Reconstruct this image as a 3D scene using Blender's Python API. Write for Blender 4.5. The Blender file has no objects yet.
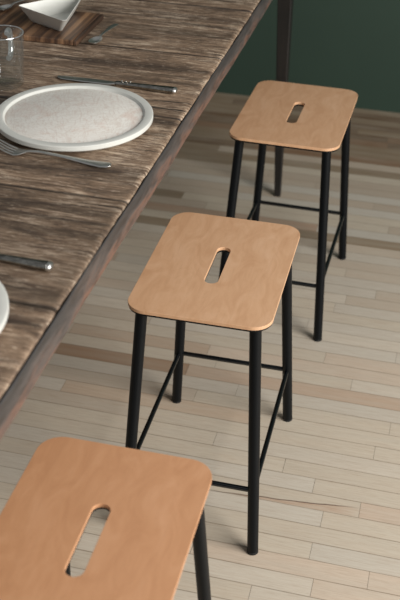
import bpy, bmesh, math, random
from mathutils import Vector, Matrix
random.seed(11)
C = bpy.context.scene.collection
PI = math.pi

# ------------------------------------------------------------------ helpers
def lin(r, g, b, a=1.0):
    f = lambda c: (c/255/12.92) if c/255 <= .04045 else ((c/255+.055)/1.055)**2.4
    return (f(r), f(g), f(b), a)

def obj(name, bm, m, parent=None, smooth=True, angle=40):
    bmesh.ops.recalc_face_normals(bm, faces=bm.faces[:])
    me = bpy.data.meshes.new(name)
    bm.to_mesh(me); bm.free()
    for p in me.polygons: p.use_smooth = smooth
    if smooth: me.set_sharp_from_angle(angle=math.radians(angle))
    me.materials.append(m)
    o = bpy.data.objects.new(name, me); C.objects.link(o)
    if parent: o.parent = parent
    return o

def tag(o, label, cat, group=None):
    o['label'] = label; o['category'] = cat
    if group: o['group'] = group
    return o

def thing(name, label, cat, loc=(0, 0, 0), rz=0.0, group=None):
    o = bpy.data.objects.new(name, None); C.objects.link(o)
    o.empty_display_size = .05
    o.location = loc; o.rotation_euler = (0, 0, rz)
    return tag(o, label, cat, group)

def dup(root, loc, rz, label):
    r = root.copy(); C.objects.link(r); r.location = loc; r.rotation_euler = (0, 0, rz)
    r['label'] = label
    for ch in list(root.children):
        c = ch.copy(); C.objects.link(c); c.parent = r
        for g in list(ch.children):
            d = g.copy(); C.objects.link(d); d.parent = c
    return r

def bevel(o, w, seg=2, ang=35):
    m = o.modifiers.new('bevel', 'BEVEL'); m.width = w; m.segments = seg
    m.limit_method = 'ANGLE'; m.angle_limit = math.radians(ang)
    return o

def box(bm, x0, x1, y0, y1, z0, z1):
    v = [bm.verts.new((x, y, z)) for x in (x0, x1) for y in (y0, y1) for z in (z0, z1)]
    for f in ((0,1,3,2), (4,6,7,5), (0,4,5,1), (2,3,7,6), (0,2,6,4), (1,5,7,3)):
        bm.faces.new([v[i] for i in f])

def rings(bm, rs, close_ends=True):
    """loft through equal-length rings of points"""
    vs = [[bm.verts.new(p) for p in r] for r in rs]
    n = len(rs[0])
    for a, b in zip(vs, vs[1:]):
        for i in range(n):
            j = (i+1) % n
            bm.faces.new((a[i], a[j], b[j], b[i]))
    if close_ends:
        bm.faces.new(vs[0][::-1]); bm.faces.new(vs[-1])
    return vs

def tube(bm, A, B, r, seg=20, ch=.0015):
    A, B = Vector(A), Vector(B); d = (B-A).normalized()
    u = d.orthogonal().normalized(); w = d.cross(u)
    def ring(P, q): return [P+u*q*math.cos(2*PI*i/seg)+w*q*math.sin(2*PI*i/seg) for i in range(seg)]
    rings(bm, [ring(A, r-ch), ring(A+d*ch, r), ring(B-d*ch, r), ring(B, r-ch)])

def path_tube(bm, pts, rad, seg=14):
    pts = [Vector(p) for p in pts]; rs = []
    for i, P in enumerate(pts):
        d = (pts[min(i+1, len(pts)-1)]-pts[max(i-1, 0)]).normalized()
        s = Vector((0, 0, 1)).cross(d) if abs(d.z) < .95 else None
        n = (hint - d*hint.dot(d)).normalized() if (hint := path_tube.hint) else d.orthogonal()
        w = d.cross(n)
        r = rad[i] if isinstance(rad, (list, tuple)) else rad
        rs.append([P+n*r*math.cos(2*PI*k/seg)+w*r*math.sin(2*PI*k/seg) for k in range(seg)])
    rings(bm, rs)
path_tube.hint = None

def lathe(bm, prof, seg=64):
    """prof: (r, z) list; r == 0 at an end closes with a fan"""
    prev = None
    for r, z in prof:
        cur = [bm.verts.new((0, 0, z))] if r < 1e-6 else \
              [bm.verts.new((r*math.cos(2*PI*i/seg), r*math.sin(2*PI*i/seg), z)) for i in range(seg)]
        if prev:
            for i in range(seg):
                j = (i+1) % seg
                if len(prev) == 1 and len(cur) > 1: bm.faces.new((prev[0], cur[i], cur[j]))
                elif len(cur) == 1 and len(prev) > 1: bm.faces.new((prev[i], prev[j], cur[0]))
                elif len(cur) > 1: bm.faces.new((prev[i], prev[j], cur[j], cur[i]))
        prev = cur

def loft(bm, secs, seg=16, e=2.4):
    """secs along x: (x, y centre, half width, z centre, half thickness)"""
    rs = []
    for x, y, hw, z, ht in secs:
        r = []
        for i in range(seg):
            a = 2*PI*i/seg; c, s = math.cos(a), math.sin(a)
            r.append((x, y+hw*math.copysign(abs(c)**(2/e), c), z+ht*math.copysign(abs(s)**(2/e), s)))
        rs.append(r)
    rings(bm, rs)

# ------------------------------------------------------------------ materials
class N:
    def __init__(s, name):
        s.m = bpy.data.materials.new(name); s.m.use_nodes = True
        s.t = s.m.node_tree; s.b = s.t.nodes['Principled BSDF']
    def add(s, typ, **kw):
        n = s.t.nodes.new(typ)
        for k, v in kw.items():
            if k in n.inputs: n.inputs[k].default_value = v
            else: setattr(n, k, v)
        return n
    def link(s, a, b): s.t.links.new(a, b)
    def coords(s, scale, kind='Object'):
        tc = s.add('ShaderNodeTexCoord'); mp = s.add('ShaderNodeMapping')
        s.link(tc.outputs[kind], mp.inputs[0]); mp.inputs['Scale'].default_value = scale
        return mp.outputs[0]
    def noise(s, vec, scale, detail=4, rough=.55, dist=0):
        n = s.add('ShaderNodeTexNoise'); s.link(vec, n.inputs['Vector'])
        n.inputs['Scale'].default_value = scale; n.inputs['Detail'].default_value = detail
        n.inputs['Roughness'].default_value = rough; n.inputs['Distortion'].default_value = dist
        return n.outputs[0]
    def ramp(s, fac, stops):
        r = s.add('ShaderNodeValToRGB'); s.link(fac, r.inputs[0]); e = r.color_ramp.elements
        while len(e) < len(stops): e.new(.5)
        for el, (p, c) in zip(e, stops): el.position = p; el.color = c
        return r.outputs[0]
    def mix(s, fac, a, b, mode='MIX'):
        n = s.add('ShaderNodeMix'); n.data_type = 'RGBA'; n.blend_type = mode
        for k, v in ((0, fac), (6, a), (7, b)):
            if hasattr(v, 'links'): s.link(v, n.inputs[k])
            else: n.inputs[k].default_value = v
        return n.outputs[2]
    def math(s, op, a, b=0.0):
        n = s.add('ShaderNodeMath'); n.operation = op
        for k, v in ((0, a), (1, b)):
            if hasattr(v, 'links'): s.link(v, n.inputs[k])
            else: n.inputs[k].default_value = v
        return n.outputs[0]
    def base(s, c):
        if hasattr(c, 'links'): s.link(c, s.b.inputs['Base Color'])
        else: s.b.inputs['Base Color'].default_value = c
    def bump(s, h, strength=.2, dist=.002):
        n = s.add('ShaderNodeBump'); n.inputs['Strength'].default_value = strength
        n.inputs['Distance'].default_value = dist
        s.link(h, n.inputs['Height']); s.link(n.outputs[0], s.b.inputs['Normal'])
    def set(s, **kw):
        for k, v in kw.items(): s.b.inputs[k.replace('_', ' ')].default_value = v
        return s

def g(v): return (v, v, v, 1)

# pale strip floor -------------------------------------------------
M = N('floor_strips')
at = M.add('ShaderNodeAttribute', attribute_name='tone')
uv = M.add('ShaderNodeUVMap', uv_map='strip')
mp = M.add('ShaderNodeMapping'); M.link(uv.outputs[0], mp.inputs[0]); mp.inputs['Scale'].default_value = (5, 3.0, 1)
gr = M.noise(mp.outputs[0], 2.2, 7, .68, .5)
mp2 = M.add('ShaderNodeMapping'); M.link(uv.outputs[0], mp2.inputs[0]); mp2.inputs['Scale'].default_value = (1.6, .6, 1)
bl = M.noise(mp2.outputs[0], 3.0, 3, .5)
c1 = M.mix(M.ramp(gr, [(.28, g(.75)), (.7, g(0))]), at.outputs['Color'], lin(150, 122, 98), 'MIX')
c1 = M.mix(.72, c1, at.outputs['Color'])
c1 = M.mix(M.ramp(bl, [(.35, g(.0)), (.75, g(.35))]), c1, lin(186, 178, 162))
sp = M.add('ShaderNodeSeparateXYZ'); M.link(uv.outputs[0], sp.inputs[0])
edge = M.math('ABSOLUTE', M.math('SUBTRACT', M.math('FRACT', sp.outputs['Y']), .5))
wob = M.math('ADD', edge, M.math('MULTIPLY', M.math('SUBTRACT', gr, .5), .03))
gap = M.ramp(wob, [(.462, g(0)), (.495, g(1))])
c1 = M.mix(M.math('MULTIPLY', gap, M.math('MULTIPLY', bl, .85)), c1, lin(120, 96, 74))
fine = M.add('ShaderNodeMapping'); M.link(uv.outputs[0], fine.inputs[0]); fine.inputs['Scale'].default_value = (9, 9, 1)
fg = M.noise(fine.outputs[0], 2.0, 6, .75, .4)
c1 = M.mix(M.ramp(fg, [(.36, g(.34)), (.52, g(0))]), c1, lin(158, 132, 108))
# an old split with a reddish stain along it in one board
tc = M.add('ShaderNodeTexCoord'); sx = M.add('ShaderNodeSeparateXYZ'); M.link(tc.outputs['Object'], sx.inputs[0])
X, Y = sx.outputs['X'], sx.outputs['Y']
wv = M.math('MULTIPLY', M.math('SUBTRACT', M.noise(M.coords((9, 9, 9)), 1.6, 3), .5), .012)
d = M.math('SUBTRACT', Y, M.math('ADD', M.math('ADD', M.math('MULTIPLY', X, .0955), 1.5589), wv))
rng = M.math('MULTIPLY', M.ramp(M.math('ADD', X, .5), [(.12, g(0)), (.25, g(1))]), M.ramp(M.math('ADD', X, .5), [(.42, g(1)), (.475, g(0))]))
ins = M.math('MULTIPLY', M.math('GREATER_THAN', Y, 1.5312), M.math('LESS_THAN', d, 0))
c1 = M.mix(M.math('MULTIPLY', M.math('MULTIPLY', rng, ins), M.ramp(gr, [(.3, g(.75)), (.65, g(.25))])), c1, lin(172, 134, 108))
ln = M.ramp(M.math('MULTIPLY', M.math('ABSOLUTE', d), 100), [(.08, g(.8)), (.22, g(0))])
c1 = M.mix(M.math('MULTIPLY', ln, rng), c1, lin(84, 62, 48))
M.base(c1); M.set(Roughness=.48); M.bump(gr, .12, .001)
FLOOR = M.m

# weathered table boards -------------------------------------------------
def weathered(name, lo, mid, hi, wear):
    M = N(name)
    fine = M.noise(M.coords((20, 170, 120)), 1.5, 8, .8, .5)
    fib = M.noise(M.coords((5, 80, 60)), 1.5, 6, .72, 1.2)
    band = M.noise(M.coords((3.0, 24, 20)), 1.2, 5, .6, 1.0)
    big = M.noise(M.coords((5, 9, 9)), 1.3, 5, .65, 1.2)
    v = M.math('ADD', M.math('MULTIPLY', fine, .55), M.math('MULTIPLY', fib, .45))
    c = M.ramp(v, [(.37, lo), (.49, mid), (.62, hi)])
    c = M.mix(M.ramp(band, [(.38, g(.75)), (.50, g(0))]), c, lo)
    pale = M.math('MULTIPLY', M.ramp(big, [(.47, g(0)), (.58, g(1))]), M.ramp(v, [(.49, g(0)), (.58, g(.6))]))
    c = M.mix(pale, c, wear)
    c = M.mix(M.ramp(big, [(.34, g(.6)), (.45, g(0))]), c, lin(54, 43, 35))
    crack = M.noise(M.coords((1.6, 70, 60)), 1.1, 4, .6, .6)
    c = M.mix(M.ramp(crack, [(.32, g(.95)), (.37, g(0))]), c, lin(30, 24, 20))
    fl = M.noise(M.coords((34, 150, 90)), 1.6, 3, .6, .6)
    c = M.mix(M.ramp(fl, [(.60, g(0)), (.66, g(.35))]), c, wear)
    c = M.mix(M.ramp(fl, [(.33, g(.75)), (.39, g(0))]), c, lo)
    at = M.add('ShaderNodeAttribute', attribute_name='tone')
    c = M.mix(1.0, c, at.outputs['Color'], 'MULTIPLY')
    M.base(c); M.set(Roughness=.6); M.bump(M.math('ADD', v, M.math('MULTIPLY', crack, .6)), .45, .0022)
    return M.m
TABLE = weathered('weathered_boards', lin(58, 45, 36), lin(104, 85, 68), lin(138, 117, 97), lin(182, 165, 145))

M = N('rusty_rail')
a = M.noise(M.coords((7, 5, 26)), 1.6, 6, .65, .6)
tc = M.add('ShaderNodeTexCoord'); sx = M.add('ShaderNodeSeparateXYZ'); M.link(tc.outputs['Object'], sx.inputs[0])
h = M.math('MULTIPLY', M.math('SUBTRACT', .722, sx.outputs['Z']), 22)
f = M.math('ADD', a, M.math('SUBTRACT', M.math('MULTIPLY', h, .42), .06))
c = M.ramp(f, [(.36, lin(56, 54, 53)), (.55, lin(82, 75, 71)), (.72, lin(110, 82, 69)), (.9, lin(92, 69, 57))])
fl = M.noise(M.coords((60, 9, 60)), 2, 6, .7)
c = M.mix(M.ramp(fl, [(.38, g(.7)), (.52, g(0))]), c, lin(48, 42, 38))
M.base(c); M.set(Roughness=.5); M.bump(fl, .3, .002)
RAIL = M.m

M = N('dark_leg_wood'); a = M.noise(M.coords((40, 40, 5)), 2, 5)
M.base(M.ramp(a, [(.3, lin(15, 14, 13)), (.7, lin(32, 28, 25))])); M.set(Roughness=.45); LEGWOOD = M.m

M = N('green_wall'); a = M.noise(M.coords((1, 1, 1)), 1.3, 4); b = M.noise(M.coords((1, 1, 1)), 60, 4)
M.base(M.ramp(a, [(.3, lin(40, 59, 48)), (.7, lin(46, 66, 54))])); M.set(Roughness=.6); M.bump(b, .08, .001)
WALL = M.m

# tan seat -------------------------------------------------
def seat_material(name, c0, c1, c2):
    M = N(name)
    w = M.noise(M.coords((14, 5, 8)), 2.2, 5, .6, 1.4)
    s = M.noise(M.coords((70, 6, 40)), 2.0, 6, .65, .4)
    q = M.noise(M.coords((220, 60, 90)), 2.0, 3, .5)
    c = M.ramp(w, [(.30, c0), (.52, c1), (.74, c2)])
    c = M.mix(M.ramp(s, [(.32, g(.16)), (.5, g(0))]), c, lin(176, 128, 92))
    c = M.mix(M.ramp(q, [(.62, g(0)), (.8, g(.22))]), c, lin(158, 112, 78))
    M.base(c); M.set(Roughness=.42); M.bump(w, .05, .002)
    return M.m
SEAT = seat_material('tan_seat', lin(200, 154, 116), lin(210, 166, 128), lin(217, 175, 139))
AMBER = seat_material('amber_seat', lin(186, 135, 97), lin(194, 143, 104), lin(201, 151, 113))
M = N('black_metal'); a = M.noise(M.coords((1, 1, 1)), 240, 3)
M.base(lin(4, 8, 12)); M.set(Roughness=.40, Metallic=.0, Specular_IOR_Level=.2); M.bump(a, .05, .0005); BLACK = M.m
M = N('black_bar'); a = M.noise(M.coords((1, 1, 1)), 240, 3)
M.base(lin(5, 8, 11)); M.set(Roughness=.22, Specular_IOR_Level=.8); M.bump(a, .04, .0005); BAR = M.m
M = N('foot_rubber'); a = M.noise(M.coords((1, 1, 1)), 90, 2)
M.base(M.ramp(a, [(.3, lin(14, 14, 15)), (.7, lin(24, 24, 25))])); M.set(Roughness=.8); RUBBER = M.m

# stoneware -------------------------------------------------
M = N('white_glaze'); a = M.noise(M.coords((1, 1, 1)), 30, 4)
M.base(M.ramp(a, [(.3, lin(206, 205, 197)), (.7, lin(215, 214, 206))])); M.set(Roughness=.3); GLAZE = M.m
M = N('brushed_glaze')
v = M.coords((1, 1, 1))
ns = M.add('ShaderNodeTexWave'); M.link(v, ns.inputs['Vector']); ns.wave_type = 'RINGS'; ns.rings_direction = 'Z'
ns.inputs['Scale'].default_value = 40; ns.inputs['Distortion'].default_value = 9; ns.inputs['Detail'].default_value = 3
ns.inputs['Detail Scale'].default_value = 1.6
n1 = M.noise(M.coords((9, 30, 1)), 2, 5, .65, 3.0); n2 = M.noise(M.coords((36, 9, 1)), 2, 5, .65, 3.0)
c = M.ramp(n1, [(.35, lin(232, 225, 214)), (.6, lin(242, 237, 228))])
c = M.mix(M.ramp(n2, [(.38, g(.45)), (.5, g(0))]), c, lin(214, 196, 182))
c = M.mix(M.ramp(ns.outputs[0], [(.0, g(.28)), (.22, g(0))]), c, lin(208, 196, 184))
tc = M.noise(v, 16, 3, .6, 1)
c = M.mix(M.ramp(tc, [(.54, g(0)), (.68, g(.40))]), c, lin(216, 184, 166))
M.base(c); M.set(Roughness=.45); BRUSHED = M.m

M = N('polished_steel'); a = M.noise(M.coords((30, 60, 60)), 2, 4)
M.base(M.ramp(a, [(.3, lin(200, 198, 192)), (.7, lin(222, 220, 214))])); M.set(Metallic=1.0, Roughness=.34); STEEL = M.m
M = N('aged_steel'); a = M.noise(M.coords((60, 110, 60)), 2, 5, .7)
M.base(M.ramp(a, [(.35, lin(100, 97, 90)), (.65, lin(186, 182, 174))])); M.set(Metallic=1.0, Roughness=.22); M.bump(a, .4, .001); AGED = M.m
M = N('clear_glass'); a = M.noise(M.coords((1, 1, 1)), 20, 2)
tr = M.add('ShaderNodeBsdfTransparent'); tr.inputs[0].default_value = (.975, .985, .98, 1)
gl = M.add('ShaderNodeBsdfGlossy', Roughness=.04); fr = M.add('ShaderNodeLayerWeight', Blend=.5)
mx = M.add('ShaderNodeMixShader'); M.link(M.math('ADD', M.math('MULTIPLY', M.math('POWER', fr.outputs['Facing'], 2.4), .55), .03), mx.inputs[0])
hz = M.add('ShaderNodeBsdfTranslucent'); hz.inputs[0].default_value = (.9, .92, .92, 1)
hm = M.add('ShaderNodeMixShader'); hm.inputs[0].default_value = .03; M.link(tr.outputs[0], hm.inputs[1]); M.link(hz.outputs[0], hm.inputs[2])
M.link(hm.outputs[0], mx.inputs[1]); M.link(gl.outputs[0], mx.inputs[2])
M.link(mx.outputs[0], M.t.nodes['Material Output'].inputs[0]); GLASS = M.m

M = N('thick_glass')  # whitish mix stands in for light refracted in the rim and handle
tr = M.add('ShaderNodeBsdfTransparent'); tr.inputs[0].default_value = (.9, .92, .91, 1)
gl = M.add('ShaderNodeBsdfGlossy', Roughness=.12); rf = M.add('ShaderNodeBsdfTranslucent'); rf.inputs[0].default_value = (.9, .92, .92, 1)
m1 = M.add('ShaderNodeMixShader'); m1.inputs[0].default_value = .5; M.link(gl.outputs[0], m1.inputs[1]); M.link(rf.outputs[0], m1.inputs[2])
fr = M.add('ShaderNodeLayerWeight', Blend=.6)
m2 = M.add('ShaderNodeMixShader'); M.link(M.math('ADD', M.math('MULTIPLY', fr.outputs['Facing'], .3), .7), m2.inputs[0])
M.link(tr.outputs[0], m2.inputs[1]); M.link(m1.outputs[0], m2.inputs[2])
M.link(m2.outputs[0], M.t.nodes['Material Output'].inputs[0]); THICK = M.m

M = N('striped_walnut')
w = M.noise(M.coords((34, 1.0, 8)), 2.0, 3, .5, .3); s = M.noise(M.coords((190, 9, 60)), 2.0, 6, .7)
c = M.ramp(w, [(.34, lin(58, 42, 32)), (.46, lin(88, 64, 48)), (.54, lin(122, 91, 66)), (.64, lin(150, 115, 85))])
c = M.mix(M.ramp(s, [(.35, g(.5)), (.55, g(0))]), c, lin(58, 40, 30))
M.base(c); M.set(Roughness=.45); BOARD = M.m

# ------------------------------------------------------------------ the setting
W0, WK = 1.975, .0445          # one strip joint and the strip width (m)
WALL_Y = 3.576
def tone_mesh(name, faces, m, kind=None):
    """faces: list of (quad points, tone, uv quad)"""
    me = bpy.data.meshes.new(name); vs = []; fs = []; ton = []; uvs = []
    for q, t, u in faces:
        b = len(vs); vs += q; fs.append(tuple(range(b, b+4))); ton += [t]*4; uvs += u
    me.from_pydata(vs, [], fs)
    ca = me.color_attributes.new('tone', 'FLOAT_COLOR', 'CORNER')
    ul = me.uv_layers.new(name='strip')
    for i in range(len(uvs)):
        ca.data[i].color = ton[i]; ul.data[i].uv = uvs[i]
    me.materials.append(m)
    o = bpy.data.objects.new(name, me); C.objects.link(o)
    if kind: o['kind'] = kind
    return o

CREAM, GREY, PINK, BROWN, TAN, SAND = lin(205, 195, 178), lin(196, 189, 175), lin(201, 181, 160), lin(174, 147, 124), lin(184, 169, 150), lin(198, 186, 166)
DIM, RUST = lin(138, 120, 97), lin(128, 98, 72)     # darker, reddish strips towards the far wall; fading light put into their tones
ROWS = {  # k: strip from W0-(k+1)*WK to W0-k*WK
    -2: [(-1.1, SAND), (-.172, PINK)],
    -1: [(-1.2, TAN), (-.80, lin(172, 146, 122)), (-.45, PINK)],
    0: [(-1.25, SAND), (-.42, SAND), (-.097, CREAM)],
    1: [(-1.3, lin(158, 128, 102)), (-.48, lin(182, 150, 124))],
    2: [(-1.1, GREY), (-.35, GREY)],
    3: [(-1.4, TAN), (-.438, SAND), (.005, SAND)],
    4: [(-1.2, GREY), (-.741, lin(188, 162, 136)), (-.3, SAND)],
    5: [(-1.0, TAN), (-.55, SAND), (-.02, SAND)],
    6: [(-1.2, SAND), (-.36, CREAM)],
    7: [(-.9, SAND), (-.2, SAND)], 8: [(-1, GREY), (-.13, SAND)],
    9: [(-1, SAND), (-.03, lin(196, 172, 150))], 10: [(-.8, GREY), (-.1, SAND)],
    11: [(-.7, SAND)], 12: [(-.9, SAND), (-.108, GREY)],
    13: [(-.8, SAND), (-.33, PINK), (.007, PINK)], 14: [(-.7, CREAM), (-.092, PINK)], 15: [(-.7, SAND), (-.2, CREAM)],
}
faces = []
kmin = -int((WALL_Y-W0)/WK)-1
def strip(x0, x1, y0, y1, t, jit=.05):
    j = 1+random.uniform(-jit, jit)
    t = (min(1, t[0]*j), min(1, t[1]*j), min(1, t[2]*j), 1)
    if t[0] > .40:
        q = .62 if y1 < 2.6 else 1.0; mean = lin(204, 189, 169); t = tuple(m_*(1-q)+c_*q for m_, c_ in zip(mean, t))
    o = random.uniform(0, 40); k = random.randint(0, 60)
    faces.append(([(x0, y0, 0), (x1, y0, 0), (x1, y1, 0), (x0, y1, 0)], t,
                  [(x0+o, k), (x1+o, k), (x1+o, k+1), (x0+o, k+1)]))
GAP = .0003
for k in range(kmin, 74):
    y1 = W0-k*WK; y0 = y1-WK
    y1 = min(y1, WALL_Y)
    row = ROWS.get(k)
    segs = []
    if row:
        x = -3.0
        segs.append((-3.0, row[0][0], random.choice([SAND, TAN, GREY])))
        for i, (xa, t) in enumerate(row):
            xb = row[i+1][0] if i+1 < len(row) else xa+random.uniform(.8, 1.1)
            segs.append((xa, xb, t)); x = xb
    else:
        x = -3.0-random.random()*.8
        x0 = x
    while x < 2.6:
        xb = x+random.uniform(.45, 1.15)
        t = random.choices([CREAM, GREY, PINK, BROWN, TAN, SAND], [3, 3, 2, .9, 3, 5])[0]
        if k < -24: t = random.choices([DIM, TAN, RUST, lin(108, 86, 64)], [6, 1, 2, 2])[0]
        elif k < -11: t = random.choices([TAN, DIM, SAND, BROWN, GREY], [6, 2, 4, 1, 3])[0]
        segs.append((x, xb, t)); x = xb
    for xa, xb, t in segs:
        xa = max(xa, -3.0); xb = min(xb, 2.6)
        if xb-xa > .01: strip(xa+GAP, xb-GAP, y0+GAP*.6, y1-GAP*.6, t)
# what shows in the joints: the dark subfloor strip between neighbouring boards
faces.append(([(-3, -1.4, -.004), (2.6, -1.4, -.004), (2.6, WALL_Y, -.004), (-3, WALL_Y, -.004)], lin(120, 98, 76), [(0, .45), (0, .45), (0, .55), (0, .55)]))
fl = tone_mesh('floor', faces, FLOOR, 'structure')

bm = bmesh.new(); box(bm, -3, 2.6, WALL_Y, WALL_Y+.12, -.004, 2.7)
o = obj('wall_far', bm, WALL, smooth=False); o['kind'] = 'structure'

# ------------------------------------------------------------------ table
EX, TZ = -.436, .745          # right-hand edge, top surface
TX0, TY0, TY1 = -1.42, -.55, 2.885
tb = thing('dining_table', 'long weathered plank dining table with a worn dark edge, laid with plates and cutlery', 'table', (0, 0, 0))
bm = bmesh.new(); tl = bm.loops.layers.float_color.new('tone')
joints = [1.044, 1.349, 1.671, 1.985, 2.29, 2.6, TY1]
y = 1.044
while y > TY0+.33: y -= random.uniform(.29, .33); joints.insert(0, y)
joints.insert(0, TY0)
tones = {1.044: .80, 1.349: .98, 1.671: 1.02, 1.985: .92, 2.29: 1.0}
for a, b in zip(joints, joints[1:]):
    n = 150; m = 7
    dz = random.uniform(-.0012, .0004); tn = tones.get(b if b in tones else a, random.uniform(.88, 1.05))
    tn = {1.349: .72, 1.044: 1.0, 1.671: .98, 1.985: 1.12, 2.29: 1.05}.get(b, tn)  # a near board is toned darker to offset the stronger light there
    y0, y1 = a+.0018, b-.0018
    prof = [(-.030, .006), (-.0065, .0055), (-.0058, .0012), (-.0042, .0002), (-.0022, .0012), (-.0008, .0040), (0, .0100)]     # (z, inset) of the worn end
    rows = []
    ys = [y0+(y1-y0)*i/n for i in range(n+1)]
    ph = random.uniform(0, 9)
    def chip(yy):
        e = min(yy-y0, y1-yy)
        return .0007*math.sin(31*yy+ph)+.0004*math.sin(83*yy+2*ph)+.0003*math.sin(190*yy)+.006*max(0, 1-e/.006)**2
    for yy in ys:
        c = chip(yy)
        rows.append([bm.verts.new((EX-ins-max(0, c), yy, TZ+dz+z - (.003*max(0, 1-min(yy-y0, y1-yy)/.005) if z > -.01 else 0))) for z, ins in prof] +
                    [bm.verts.new((TX0, yy, TZ+dz)), bm.verts.new((TX0, yy, TZ-.03))])
    k = len(rows[0]); fs = []
    for p, q in zip(rows, rows[1:]):
        for i in range(k):
            j = (i+1) % k
            fs.append(bm.faces.new((p[i], q[i], q[j], p[j])))
    dirt = set(fs[:k]+fs[-k:])
    fs += [bm.faces.new(rows[0]), bm.faces.new(rows[-1][::-1])]; dirt |= set(fs[-2:])
    for f_ in fs:
        for l in f_.loops:
            e = 1.6 if l.vert.co.x > EX-.0105 else 1.0
            if f_ in dirt: e = .38
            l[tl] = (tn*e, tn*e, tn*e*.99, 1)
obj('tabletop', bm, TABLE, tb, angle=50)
RZ0, RZ1 = TZ-.0535, TZ-.018
def rail(x0, x1, y0, y1, nm='apron'):
    bm = bmesh.new(); box(bm, x0, x1, y0, y1, RZ0, RZ1-.0125); return bevel(obj(nm, bm, RAIL, tb, smooth=False), .002)
# long rail at the right covers the board ends from just under the worn lip
bm = bmesh.new()
n = 120; rs = []
for i in range(n+1):
    yy = TY0+.004+(TY1-.008-TY0)*i/n
    w = .0007*math.sin(9*yy)+.0004*math.sin(37*yy)
    x1 = EX+.0012+w; x0 = EX-.0010
    top = TZ-.0080+.0008*math.sin(17*yy); bot = RZ0+.0008*math.sin(11*yy+1)
    rs.append([(x0, yy, bot), (x1-.001, yy, bot), (x1, yy, bot+.0015), (x1, yy, top-.0015), (x1-.001, yy, top), (x0, yy, top)])
rings(bm, rs)
# solid body of the rail under the boards
box(bm, EX-.030, EX-.0008, TY0+.03, TY1-.03, RZ0, TZ-.0305)
obj('apron', bm, RAIL, tb, angle=30)
rail(TX0+.004, TX0+.03, TY0+.03, TY1-.03); rail(TX0+.03, EX-.03, TY1-.05, TY1-.024); rail(TX0+.03, EX-.03, TY0+.024, TY0+.05)
def leg(xt, xf, yt, yf):
    bm = bmesh.new(); ht, hf = .0215, .0095
    sq = lambda x, y, z, h: [(x-h, y-h, z), (x+h, y-h, z), (x+h, y+h, z), (x-h, y+h, z)]
    rings(bm, [sq(xf, yf, 0, hf), sq(xf+(xt-xf)*.5, yf+(yt-yf)*.5, .345, (ht+hf)*.5), sq(xt, yt, .7145, ht)])
    bevel(obj('leg', bm, LEGWOOD, tb, smooth=False), .003)
xa, xb = EX-.0205-.0033, TX0+.06
for xt, xf in ((EX-.0150, -.4345), (TX0+.03, TX0+.02)):
    leg(xt, xf, 2.835, 2.832); leg(xt, xf, TY0+.05, TY0+.045)

# ------------------------------------------------------------------ bar stools
A_, B_, SH, RC = .1278, .1806, .500, .036
def outline(a, b, r, n=10):
    pts = []
    for cx, cy, s in ((a-r, b-r, 0), (-a+r, b-r, 90), (-a+r, -b+r, 180), (a-r, -b+r, 270)):
        for i in range(n+1):
            t = math.radians(s+90*i/n); pts.append((cx+r*math.cos(t), cy+r*math.sin(t)))
    return pts
def slot(w, l, n=12):
    pts = []
    for cy, s in ((l-w, 0), (-(l-w), 180)):
        for i in range(n+1):
            t = math.radians(s+180*i/n); pts.append((-.0015+w*math.cos(t), cy+w*math.sin(t)))
    return pts
def plate_bm(outer, inner, z0, z1):
    bm = bmesh.new(); loops = []
    for z in (z1, z0):
        lo = []
        es = []
        for pts in (outer, inner):
            vs = [bm.verts.new((x, y, z)) for x, y in pts]; lo.append(vs)
            es += [bm.edges.new((vs[i], vs[(i+1) % len(vs)])) for i in range(len(vs))]
        bmesh.ops.triangle_fill(bm, use_beauty=True, edges=es); loops.append(lo)
    for k in range(2):
        t, b = loops[0][k], loops[1][k]
        for i in range(len(t)):
            j = (i+1) % len(t); bm.faces.new((t[i], t[j], b[j], b[i]))
    return bm
LA, LB, FA, FB, BZ = .1003, .158, .1275, .1971, .145
SL = slot(.0128, .0648)
st = thing('bar_stool', '', 'stool', group='low stools along the table')
bevel(obj('seat', plate_bm(outline(A_, B_, RC), SL, SH-.0065, SH), SEAT, st, smooth=False), .0007, 2)
o = bevel(obj('seat_plate', plate_bm(outline(A_-.0012, B_-.0012, RC-.001), slot(.0132, .0652), SH-.0105, SH-.0064), BLACK, st, smooth=False), .0006)
o['label'] = 'thin black plate under the tan seat'
def legpt(sx, sy, z):
    t = z/(SH-.0105)
    return Vector((sx*(FA*(1-t)+LA*t), sy*((FB+(.010 if sy < 0 else .001))*(1-t)+LB*t), z))
for sx, sy in ((-1, -1), (1, -1), (1, 1), (-1, 1)):
    bm = bmesh.new(); tube(bm, legpt(sx, sy, .0015), legpt(sx, sy, SH-.0095), .0106, 24, .0008)
    lg = obj('leg', bm, BLACK, st)
    bm = bmesh.new(); tube(bm, legpt(sx, sy, 0), legpt(sx, sy, .006), .0109, 24, .001)
    obj('foot_cap', bm, RUBBER, lg)
for (p, q) in (((-1, -1), (1, -1)), ((1, -1), (1, 1)), ((1, 1), (-1, 1)), ((-1, 1), (-1, -1))):
    a, b = legpt(*p, BZ), legpt(*q, BZ); d = (b-a).normalized()*.004
    bm = bmesh.new(); tube(bm, a-d*.5, b+d*.5, .0050, 14, .0006); obj('crossbar', bm, BAR, st)
st.location = (-.3514, .8929, 0); st.rotation_euler = (0, 0, math.radians(.5))
st['label'] = 'nearest tan-topped stool with a handle slot, cut off at the bottom edge of the photo'
dup(st, (-.3448, 1.5931, 0), math.radians(.6), 'middle tan-topped stool of the row, all four black legs on pale floor')
dup(st, (-.3244, 2.320, 0), math.radians(-1.0), 'farthest tan-topped stool, standing nearest the green wall')
for ch in st.children:                       # the nearest seat is a warmer brown than the other two
    if ch.name == 'seat':
        ch.data = ch.data.copy(); ch.data.materials[0] = AMBER

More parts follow.
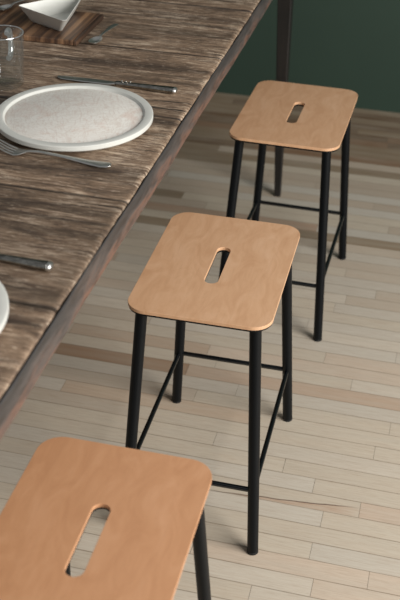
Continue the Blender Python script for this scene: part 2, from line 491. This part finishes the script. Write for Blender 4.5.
# ------------------------------------------------------------------ plates
def plate(loc, rz, label):
    t = thing('dinner_plate', label, 'plate', loc, rz, 'white plates on the table')
    bm = bmesh.new(); R = .1378
    lathe(bm, [(0, .0022), (.098, .0022), (.104, 0), (.109, .0005), (.114, .004), (.129, .0066), (R-.0015, .0082), (R, .0100), (R, .0166),
               (R-.0008, .0176), (R-.0025, .0180), (R-.0130, .0180), (R-.0144, .0177), (R-.0152, .0170), (R-.0166, .0146), (R-.0180, .0134), (0, .0130)], 96)
    obj('body', bm, GLAZE, t, angle=28)
    bm = bmesh.new(); lathe(bm, [(0, .0128), (R-.0190, .0130), (R-.0178, .0134), (R-.0190, .0139), (0, .0136)], 96)
    o = obj('well', bm, BRUSHED, t); o['label'] = 'scribbled pinkish cream inside of the plate'
    return t
plate((-.6125, 1.600, TZ), .4, 'whole round white rimmed plate between the knife and the fork')
plate((-.617, .961, TZ), 1.9, 'white plate of which only the right rim shows at the left edge')

# ------------------------------------------------------------------ cutlery
def knife(loc, rz, label):
    t = thing('table_knife', label, 'knife', loc, rz, 'knives on the table')
    bm = bmesh.new()
    loft(bm, [(-.122, .003, .0008, .0022, .0005), (-.119, .002, .0045, .0022, .0006), (-.110, .0, .0085, .0024, .0008), (-.06, 0, .0098, .003, .0011),
              (-.015, 0, .0092, .0036, .0014), (-.006, 0, .0065, .004, .0024), (.0, 0, .0058, .0042, .0036)], 16, 2.2)
    obj('blade', bm, STEEL, t)
    bm = bmesh.new()
    loft(bm, [(-.003, 0, .005, .0045, .0035), (.000, 0, .0078, .0046, .0045), (.004, 0, .0078, .0046, .0045), (.007, 0, .0058, .0046, .0040), (.03, 0, .0062, .0048, .0044),
              (.07, 0, .0078, .0052, .0050), (.095, 0, .0090, .0054, .0053), (.108, 0, .0094, .0057, .0056), (.113, 0, .0092, .0057, .0056), (.114, 0, .008, .0057, .0045)], 20, 2.2)
    h = obj('handle', bm, AGED, t)
    bm = bmesh.new()
    loft(bm, [(.1125, 0, .0080, .0057, .0048), (.1135, 0, .0092, .0057, .0056), (.1165, 0, .0086, .0057, .0054), (.1185, 0, .0066, .0057, .0042), (.1195, 0, .003, .0057, .002)], 20, 2.2)
    obj('end_cap', bm, STEEL, h)
    bm = bmesh.new()
    for k in range(5):
        bmesh.ops.create_icosphere(bm, subdivisions=2, radius=.0017, matrix=Matrix.Translation((.009+k*.0042, .0035*math.cos(k*PI), .0092)))
    obj('bead_ornament', bm, AGED, h)
    return t
kn = knife((-.5935, 1.7815, TZ), math.radians(-2.5), 'old steel knife lying just beyond the whole white plate')
knife((-.5945, 1.136, TZ), math.radians(-3.5), 'steel knife handle entering at the left edge below the fork')

fk = thing('table_fork', 'steel fork with its tines tucked under the near rim of the white plate', 'fork', (-.6095, 1.4525, TZ), math.radians(-1.8))
bm = bmesh.new()
loft(bm, [(-.036, 0, .0042, .0062, .0016), (-.028, 0, .0030, .0080, .0019), (-.008, 0, .0031, .0094, .0019), (.035, 0, .0042, .0070, .0016),
          (.075, 0, .0078, .0036, .0013), (.098, 0, .0102, .0030, .0013), (.108, 0, .0090, .0035, .0014), (.113, 0, .004, .004, .001)], 16, 2.5)
obj('handle', bm, STEEL, fk)
bm = bmesh.new()
loft(bm, [(-.033, 0, .0040, .0068, .0015), (-.039, 0, .0080, .0054, .0012), (-.044, 0, .0124, .0042, .0011), (-.050, 0, .0136, .0034, .0011), (-.0545, 0, .0136, .0034, .0011)], 16, 3.2)
obj('head', bm, STEEL, fk)
for yc in (-.0114, -.0038, .0038, .0114):
    bm = bmesh.new()
    loft(bm, [(-.053, yc, .0022, .0034, .0010), (-.066, yc*.99, .0020, .0070, .0010), (-.082, yc*.97, .0017, .0140, .0009), (-.100, yc*.96, .0006, .0225, .0005)], 10, 2.4)
    obj('tine', bm, STEEL, fk)

def spoon(loc, rz, label):
    t = thing('teaspoon', label, 'spoon', loc, rz, 'teaspoons by the wooden board')
    bm = bmesh.new(); n, m = 28, 6; L_, W_ = .0215, .0125
    top = []; bot = []
    for i in range(m+1):
        r = i/m; tr = []; br = []
        for k in range(n):
            a = 2*PI*k/n; x = L_*r*math.cos(a); yv = W_*r*math.sin(a)*(1-.14*math.cos(a))
            z = .0062*r*r
            tr.append(bm.verts.new((x, yv, z+.0010 if r < 1 else z+.0008))); br.append(bm.verts.new((x, yv, z)))
        top.append(tr); bot.append(br)
    for L2, flip in ((top, 0), (bot, 1)):
        for i in range(1, m):
            for k in range(n):
                j = (k+1) % n; bm.faces.new((L2[i][k], L2[i][j], L2[i+1][j], L2[i+1][k]))
        bm.faces.new(L2[1])
    for k in range(n):
        j = (k+1) % n; bm.faces.new((top[m][k], top[m][j], bot[m][j], bot[m][k]))
    for v in top[0]+bot[0]: bm.verts.remove(v)
    obj('bowl', bm, STEEL, t)
    bm = bmesh.new()
    loft(bm, [(.0200, 0, .0032, .0065, .0010), (.027, 0, .0024, .0080, .0014), (.045, 0, .0028, .0088, .0014), (.075, 0, .0050, .0088, .0016),
              (.098, 0, .0060, .0074, .0015), (.107, 0, .0050, .0058, .0010), (.110, 0, .002, .0055, .0008)], 14, 2.5)
    obj('handle', bm, STEEL, t)
    return t
spoon((-.706, 1.990, TZ), math.radians(84), 'small steel spoon to the right of the striped wooden board')

# ------------------------------------------------------------------ board, bowl, mug
BT = .0115
cb = thing('serving_board', 'dark striped wooden board under the white three-cornered bowl', 'board', (-.8945, 2.048, TZ), math.radians(0.2))
bm = bmesh.new()
box(bm, -.157, .149, -.090, .090, 0, BT)
bevel(obj('board', bm, BOARD, cb, smooth=False), .002)
bm = bmesh.new(); box(bm, .1495, .157, -.090, .090, 0, BT-.001)
o = bevel(obj('edge_strip', bm, BOARD, cb, smooth=False), .002)
spoon((-.952, 2.098, TZ+BT), math.radians(68), 'small steel spoon behind the white bowl at the top left corner')

def tri(P, r, n=8):
    """rounded polygon through corner list P with fillet radius r (list per corner)"""
    pts = []; k = len(P)
    for i in range(k):
        p, a, b = Vector(P[i]), Vector(P[i-1]), Vector(P[(i+1) % k])
        u, v = (a-p).normalized(), (b-p).normalized(); ang = u.angle(v)
        d = r[i]/math.tan(ang/2); c = p+(u+v).normalized()*(r[i]/math.sin(ang/2))
        s, e = p+u*d-c, p+v*d-c
        for q in range(n+1):
            w = s.lerp(e, q/n).normalized()*r[i]; pts.append(c+w)
        for q in range(1, 4): pts.append((p+v*d).lerp(b+(p-b).normalized()*(r[(i+1) % k]/math.tan((P_ang(P, (i+1) % k))/2)), q/4))
    return pts
def P_ang(P, i):
    p, a, b = Vector(P[i]), Vector(P[i-1]), Vector(P[(i+1) % len(P)])
    return (a-p).normalized().angle((b-p).normalized())
rim = [(-.8900, 2.0250), (-.7575, 1.9570), (-.7840, 2.1550)]
cen = Vector((-.829, 2.066))
def shr(k, r): return tri([tuple(cen+(Vector(p)-cen)*k) for p in rim], r)
bm = bmesh.new(); H = .0385; z0 = TZ+BT
outer = [(.59, 0), (.62, .0008), (.68, .006), (.84, .023), (.97, H-.003), (1.0, H)]
inner = [(.988, H+.0006), (.955, H-.002), (.81, .023), (.66, .009), (.60, .0055), (.30, .005)]
rs = []
for k, z in outer+inner:
    lift = lambda p: 0.0
    rs.append([(p.x-cen.x, p.y-cen.y, z) for p in shr(k, [.004*k, .007*k, .004*k])])
rings(bm, rs)
o = obj('serving_bowl', bm, GLAZE, angle=50); o.location = (cen.x, cen.y, z0)
tag(o, 'white three-cornered ceramic bowl resting on the striped wooden board', 'bowl')

mg = thing('glass_mug', 'clear glass mug with a loop handle beyond the white plate', 'mug', (-.796, 1.729, TZ), math.radians(100))
bm = bmesh.new()
lathe(bm, [(0, .001), (.028, .001), (.0315, 0), (.0335, .0015), (.0342, .006), (.0405, .096), (.0406, .0990), (.0398, .1002), (.0388, .0990), (.0318, .012), (.029, .0085), (0, .0075)], 64)
obj('body', bm, GLASS, mg, angle=60)
bm = bmesh.new()
lathe(bm, [(.0407+.0011*math.cos(2*PI*i/8)-.0009, .0996+.0011*math.sin(2*PI*i/8)) for i in range(9)], 64)
bmesh.ops.remove_doubles(bm, verts=bm.verts, dist=1e-5)
o = obj('rim', bm, THICK, mg); o['label'] = 'bright rounded rim of the glass'
bm = bmesh.new(); path_tube.hint = Vector((0, 1, 0))
pts = [(.0388, 0, .084), (.047, 0, .0865), (.056, 0, .085), (.0615, 0, .078), (.0625, 0, .066), (.0615, 0, .052), (.057, 0, .041), (.049, 0, .036), (.0365, 0, .037)]
sm = []
for i in range(len(pts)-1):
    for q in range(4):
        p0, p1, p2, p3 = [Vector(pts[min(max(i+d, 0), len(pts)-1)]) for d in (-1, 0, 1, 2)]
        t = q/4; sm.append(.5*((2*p1)+(p2-p0)*t+(2*p0-5*p1+4*p2-p3)*t*t+(3*p1-p0-3*p2+p3)*t**3))
sm.append(Vector(pts[-1]))
path_tube(bm, sm, .0052)
obj('handle', bm, THICK, mg)

# ------------------------------------------------------------------ light
w = bpy.data.worlds.new('world'); bpy.context.scene.world = w; w.use_nodes = True
bg = w.node_tree.nodes['Background']; bg.inputs[0].default_value = (.94, .97, 1.0, 1); bg.inputs[1].default_value = .26
def area(name, loc, target, sx, sy, power, col):
    l = bpy.data.lights.new(name, 'AREA'); l.shape = 'RECTANGLE'; l.size = sx; l.size_y = sy; l.energy = power; l.color = col
    o = bpy.data.objects.new(name, l); C.objects.link(o); o.location = loc
    o.rotation_euler = (Vector(target)-Vector(loc)).to_track_quat('-Z', 'Y').to_euler(); return o
area('window_daylight', (2.1, .52, 1.75), (-.45, .85, .2), 2.0, 1.9, 150, (1.0, .99, .97))

# ------------------------------------------------------------------ camera
f_, pitch, roll, hc, yaw = 1045.447, math.radians(-33.554), math.radians(1.2441), 1.50294, math.radians(13.35)
fw = Vector((0, math.cos(pitch), math.sin(pitch))); r = Vector((1, 0, 0)); u = r.cross(fw)
r2 = r*math.cos(roll)+u*math.sin(roll); u2 = -r*math.sin(roll)+u*math.cos(roll)
rz = Matrix.Rotation(yaw, 3, 'Z')
r2, u2, fw = rz @ r2, rz @ u2, rz @ fw
cd = bpy.data.cameras.new('camera'); cam = bpy.data.objects.new('camera', cd); C.objects.link(cam)
cd.sensor_fit = 'VERTICAL'; cd.sensor_height = 36; cd.lens = f_/600*36
cam.matrix_world = Matrix(((r2.x, u2.x, -fw.x, 0), (r2.y, u2.y, -fw.y, 0), (r2.z, u2.z, -fw.z, hc), (0, 0, 0, 1)))
cd.dof.use_dof = True; cd.dof.focus_distance = 1.95; cd.dof.aperture_fstop = 5.6
cd.clip_start = .05
S = bpy.context.scene; S.camera = cam
S.view_settings.view_transform = 'Standard'; S.view_settings.look = 'None'
S.view_settings.gamma = 1; S.view_settings.use_curve_mapping = False; S.view_settings.exposure = 0
